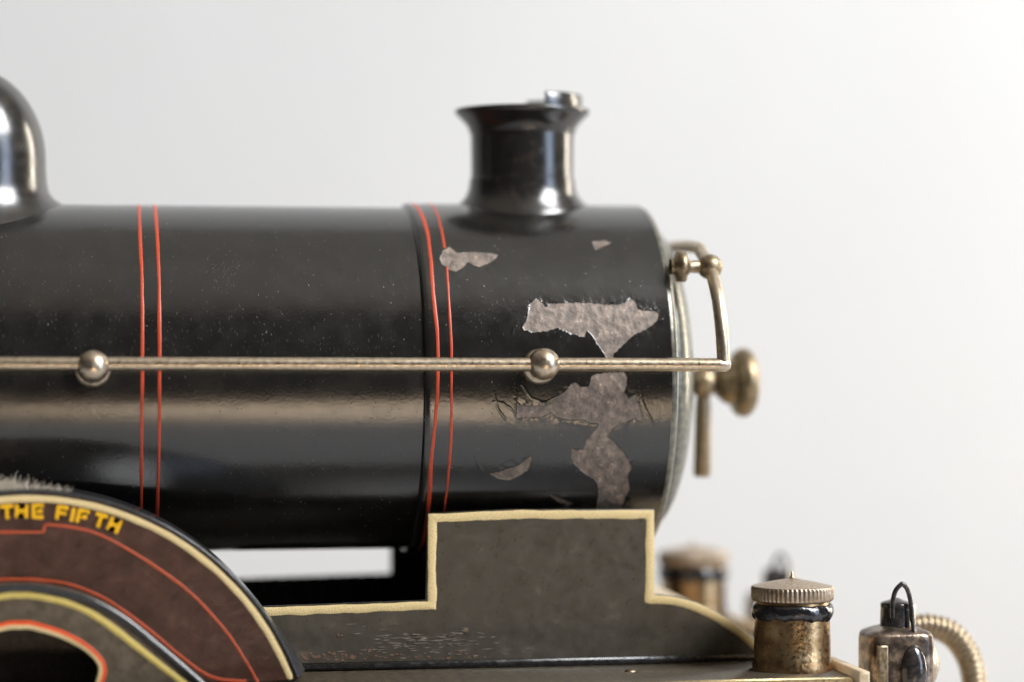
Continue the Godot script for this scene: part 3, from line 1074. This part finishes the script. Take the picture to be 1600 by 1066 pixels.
	for q in [[0.0, 0.0330], [0.0, 0.0362], [0.012, 0.0367], [0.03, 0.0370], [0.2, 0.0370], [0.4, 0.0370], [0.6, 0.0370], [0.8, 0.0370], [0.985, 0.0370], [1.0, 0.0368], [1.0, 0.0340]]:
		var row := []
		for i in top.size():
			var v := top[i].lerp(inn[i], q[0])
			row.append(Vector3(v.x, v.y, q[1]))
		strip.append(row)
	st = tool()
	grid(st, strip.slice(0, 4), false, 0)
	grid(st, strip.slice(3, 9), false, 1)
	grid(st, strip.slice(8, 11), false, 2)
	var lo := put("coupling_rod_splasher", done(st), M.olive, loco)
	st = tool()
	bead(st, smooth2(flat(arch_path([[30, 919], [57, 919.5], [107, 928.5], [152, 944.5], [198, 972], [244, 1009], [290, 1048], [326, 1080]], 30), z2), 10), 0.0369, 0.00105, 0.00035, 0.03)
	put("grey_rim", done(st), M.bead_grey, lo)
	st = tool()
	bead(st, smooth2(flat(arch_path([[30, 930.5], [46, 930.5], [95, 940], [141, 959], [183, 987], [229, 1023], [282, 1065], [310, 1090]], 30), z2), 10), 0.037, 0.00088, 0.00006, 0.14)
	put("yellow_line", done(st), M.yellow_line, lo)
	var edge := func(off: float):
		var l := []
		for q in slot:
			var t := clampf((q[1] - 1000.0) / 40.0, 0.0, 1.0)
			l.append([q[0] + off * t, q[1] - off * (1.0 - t * 0.9)])
		return smooth2(flat(arch_path(l, 30), z2), 10)
	st = tool()
	bead(st, edge.call(9.5), 0.037, 0.00062, 0.00006, 0.1)
	put("red_line", done(st), M.vermilion, lo)
	st = tool()
	bead(st, edge.call(4.0), 0.037, 0.00058, 0.00006, 0.1)
	put("cream_line", done(st), M.cream, lo)

# ---------------------------------------------------------------- front: filler pots, beam, hose
func front_end() -> void:
	for s in [1, -1]:
		var zz := 0.031
		var c := P(1238, 1050, 31)
		var at := Vector3(c.x, DECK, zz * s)
		var h := func(py: float): return P(1238, py, 31).y - DECK
		var k := 1.0 / FOCAL * 0.3795
		var st := tool()
		lathe(st, at, [[62 * k, 0.0], [62 * k, 0.0007], [59.5 * k, 0.0013], [59 * k, h.call(1000)], [58 * k, h.call(970)], [57 * k, h.call(940)], [55 * k, h.call(934)]], "y", 56)
		var pot := put("filler_pot", done(st), M.brass, loco)
		pot.set_meta("label", "tarnished brass filler pot with knurled cap, " + ("on the near side of the footplate" if s > 0 else "on the far side of the footplate"))
		st = tool()
		var n := wob.duplicate() as FastNoiseLite
		n.seed = 40 + s
		var rowsn := []
		for i in 13:
			var a := -PI / 2 + PI * i / 12.0
			rowsn.append([(57.5 + 6.5 * cos(a)) * k, lerpf(h.call(966), h.call(942), (sin(a) + 1) / 2)])
		lathe(st, at, rowsn, "y", 96, func(v: Vector3, i: int, a: float):
			var e := n.get_noise_2d(cos(a) * 45, sin(a) * 45)
			var f := n.get_noise_2d(cos(a) * 90 + 300, sin(a) * 90 + i * 3)
			return Vector3(v.x * (1 + 0.02 * f), v.y + e * 0.0006 * (1.0 if i < 6 else 0.35), v.z * (1 + 0.02 * f)))
		put("collar", done(st), M.tar, pot)
		st = tool()
		var teeth := 54
		var cp := [[56, 939], [60, 938.5], [63.3, 936], [63.8, 933], [63.8, 920], [63.2, 917], [61.5, 915.5]]
		var pr := []
		for q in cp:
			pr.append([q[0] * k, h.call(q[1])])
		lathe(st, at, pr, "y", teeth * 6, func(v: Vector3, i: int, a: float):
			var g := (0.5 + 0.5 * cos(a * teeth))
			var dip := 1.0 - 0.034 * (1.0 - pow(g, 0.6)) * (1.0 if i >= 2 and i <= 5 else 0.0)
			return Vector3(v.x * dip, v.y, v.z * dip))
		lathe(st, at, [[61.5 * k, h.call(915.5)], [40 * k, h.call(910.5)], [12 * k, h.call(905)], [3.5 * k, h.call(903.5)], [2.2 * k, h.call(898)], [0.8 * k, h.call(893)], [0.00001, h.call(892)]], "y", 48, null, 4)
		put("knurled_cap", done(st), M.cap, pot)
	# buffer beam across the front of the footplate
	var x1 := PX(1328, 40)
	var st2 := tool()
	box(st2, Vector3(x1 + 0.0002, DECK - 0.013, -0.044), Vector3(x1 + 0.0018, DECK + 0.0010, 0.044), 0.0003)
	var beam := put("buffer_beam", done(st2), M.beam, loco)
	# lamp brackets
	for s in [1, -1]:
		st2 = tool()
		var lx := PX(1400, 33)
		box(st2, Vector3(x1 + 0.0018, DECK - 0.0068 - (0.0 if s > 0 else 0.0009), s * 0.032 - 0.0025), Vector3(lx + 0.004, DECK - 0.0058 - (0.0 if s > 0 else 0.0009), s * 0.032 + 0.0025), 0.0002)
		put("lamp_bracket", done(st2), M.black_deck, beam)
	# corrugated brake hose
	var zz := 18.0
	var ctl := []
	for q in [[1395, 985], [1425, 978], [1455, 978], [1488, 992], [1510, 1020], [1520, 1050], [1522, 1085], [1512, 1130], [1490, 1170]]:
		ctl.append(P(q[0], q[1], zz))
	var path := smooth3(ctl, 40)
	var lens := [0.0]
	for i in range(1, path.size()):
		lens.append(lens[i - 1] + path[i].distance_to(path[i - 1]))
	var rad := []
	for i in path.size():
		var t: float = lens[i] / 0.00092
		rad.append((0.00150 + 0.00042 * smoothstep(0.002, 0.010, lens[i])) * (1.0 + 0.085 * cos(TAU * t)))
	st2 = tool()
	tube(st2, path, rad, 22)
	put("brake_hose", done(st2), M.hose, loco)
	st2 = tool()
	box(st2, Vector3(x1 + 0.0018, DECK - 0.012, 0.0155), Vector3(P(1500, 1170, 18).x, DECK - 0.0085, 0.0205), 0.0003)
	put("hose_bracket", done(st2), M.black_deck, beam)

func wheels() -> void:
	# running gear under the footplate, down to the table
	var spots := [[PX(SPX, 30), 0.0375], [PX(SPX, 30) - 0.083, 0.0375], [PX(760, 30), 0.0175], [PX(1130, 30), 0.0175]]
	for w in spots:
		for s in [1, -1]:
			var r: float = w[1]
			var st := tool()
			var zb: float = 0.0275 if r > 0.03 else 0.030
			lathe(st, Vector3(w[0], r + 0.0005, zb * s), [[0.00001, 0.0015], [0.006, 0.0015], [0.0065, 0.0], [r - 0.007, -0.0006], [r - 0.006, 0.0008], [r - 0.0026, 0.0010]], "z", 64)
			var nd := put("driving_wheel" if r > 0.03 else "bogie_wheel", done(st), M.wheel, loco)
			st = tool()
			lathe(st, Vector3(w[0], r + 0.0005, zb * s), [[r - 0.0026, 0.0012], [r - 0.0004, 0.0012], [r, 0.0004], [r, -0.0026], [r - 0.0026, -0.0026]], "z", 64)
			put("tyre", done(st), M.steel, nd)
	var st := tool()
	box(st, Vector3(-0.148, 0.022, -0.020), Vector3(PX(1250, 20), DECK - 0.0014, 0.020), 0.0003)
	put("underframe", done(st), M.black, loco)
	st = tool()
	box(st, Vector3(-0.1535, DECK - 0.0004, -0.036), Vector3(-0.1505, AXIS + 0.036, 0.036), 0.0004)
	put("cab_front", done(st), M.black, loco)

# ---------------------------------------------------------------- headlamps
func lamps() -> void:
	for s in [1, -1]:
		var zz: float = 0.032 * s
		var k := 1.0 / FOCAL * 0.382
		var t := Node3D.new()
		t.name = "headlamp"
		add_child(t, true)
		var cx := PX(1400, 32)
		var foot := DECK - 0.0058
		t.position = Vector3(cx, foot, zz) if s > 0 else Vector3(cx - 0.0006, foot - 0.0009, zz)
		tag(t, "tarnished headlamp with wire loop on the buffer beam, " + ("beside the ribbed hose" if s > 0 else "half hidden behind the knurled cap"), "lamp", "headlamps on the buffer beam")
		var y := func(py: float): return P(1400, py, 32).y - foot
		# case: eight-sided with soft corners
		var st := tool()
		var rows := []
		for q in [[1.0, 0.0], [1.0, y.call(1000)], [0.98, y.call(991)], [0.92, y.call(986)], [0.7, y.call(981)], [0.45, y.call(977)]]:
			var row := []
			for i in 40:
				var a := TAU * i / 40.0
				var e := 6.0
				var r := 1.0 / pow(pow(absf(cos(a)), e) + pow(absf(sin(a)), e), 1.0 / e)
				row.append(Vector3(cos(a) * r * 51 * k * q[0], q[1], sin(a) * r * 45 * k * q[0]))
			rows.append(row)
		grid(st, rows, true)
		put("case", done(st), M.lamp_metal, t)
		st = tool()
		lathe(st, Vector3.ZERO, [[27 * k, y.call(981)], [24.5 * k, y.call(976)], [23.5 * k, y.call(950)], [24 * k, y.call(943)], [21 * k, y.call(940.5)], [12 * k, y.call(938)], [5 * k, y.call(934.5)], [0.00001, y.call(934)]], "y", 32)
		put("vent_cap", done(st), M.lamp_dark, t)
		st = tool()
		var wire := []
		for q in [[-14, 962, 0.0026], [-14, 940, 0.0026], [-10, 922, 0.0026], [-2, 912, 0.0026], [3, 911, 0.0026], [10, 920, 0.0026], [15, 940, 0.0026], [17, 965, 0.0027], [18, 990, 0.0036]]:
			wire.append(Vector3(q[0] * k, y.call(q[1]), q[2]))
		tube(st, smooth3(wire, 6), 0.00036, 12)
		put("wire_loop", done(st), M.lamp_dark, t)
		st = tool()
		var pr := []
		for i in 9:
			var a := PI / 2 * i / 8.0
			pr.append([maxf(22 * k * cos(a), 0.00001), 0.0040 + 0.0016 * sin(a)])
		lathe(st, Vector3(14 * k, y.call(1047), 0), pr, "z", 40, func(v: Vector3, _i: int, _a: float): return Vector3(v.x, v.y * 2.0, v.z))
		put("side_boss", done(st), M.lamp_dark, t)
		st = tool()
		box(st, Vector3(-44 * k, y.call(1095), 0.0036), Vector3(-26 * k, y.call(1003), 0.00445), 0.0003)
		put("facet_sheen_panel", done(st), M.bronze, t)  # bronze panel stands for the lighter reflection on the left face
		st = tool()
		lathe(st, Vector3(50 * k, y.call(1038), 0), [[0.0032, -0.0006], [0.0032, 0.0004], [0.0028, 0.0008], [0.0024, 0.0008], [0.0016, 0.0014], [0.00001, 0.0017]], "x", 32)
		put("lens_ring", done(st), M.nickel, t)
		st = tool()
		lathe(st, Vector3(26 * k, 0, 0.0002), [[5 * k, y.call(985)], [5 * k, y.call(947)], [3 * k, y.call(944)], [0.00001, y.call(943)]], "y", 16)
		put("hinge_pin", done(st), M.nickel, t)

# ---------------------------------------------------------------- lint on the splasher
func fluff() -> void:
	var st := tool()
	for i in 1500:
		var u := pow(rng.randf(), 1.5)
		var px := -60.0 + u * 172.0
		var high := 36.0 * pow(1.0 - clampf((px + 0.0) / 118.0, 0.0, 1.0), 1.15) * (0.7 + 0.3 * wob.get_noise_1d(px * 2.0)) + 5.0
		var base := 769.0 + maxf(0.0, (px - 60.0)) * 0.05
		var p := P(px, base + 3.0 - rng.randf() * high * 0.5, 30.0 + rng.randf_range(-3.0, 2.5))
		var dir := Vector3(rng.randf_range(-1, 1), rng.randf_range(-0.3, 1.1), rng.randf_range(-0.6, 0.6)).normalized()
		var curl := Vector3(rng.randf_range(-1, 1), rng.randf_range(-1, 0.7), rng.randf_range(-1, 1)) * 0.8
		var len := rng.randf_range(0.0007, 0.0021) * (0.5 + high / 45.0)
		var pts := []
		var q := p
		for k in 5:
			pts.append(q)
			q = q + dir * len / 4
			dir = (dir + curl * 0.35).normalized()
		tube(st, pts, 0.000022, 3, 0, false)
	var o := put("lint_tuft", done(st), mat(lin(.62, .53, .42), 0.9), self)
	tag(o, "tuft of pale grey lint lying on the splasher's edge above the lettering", "lint")
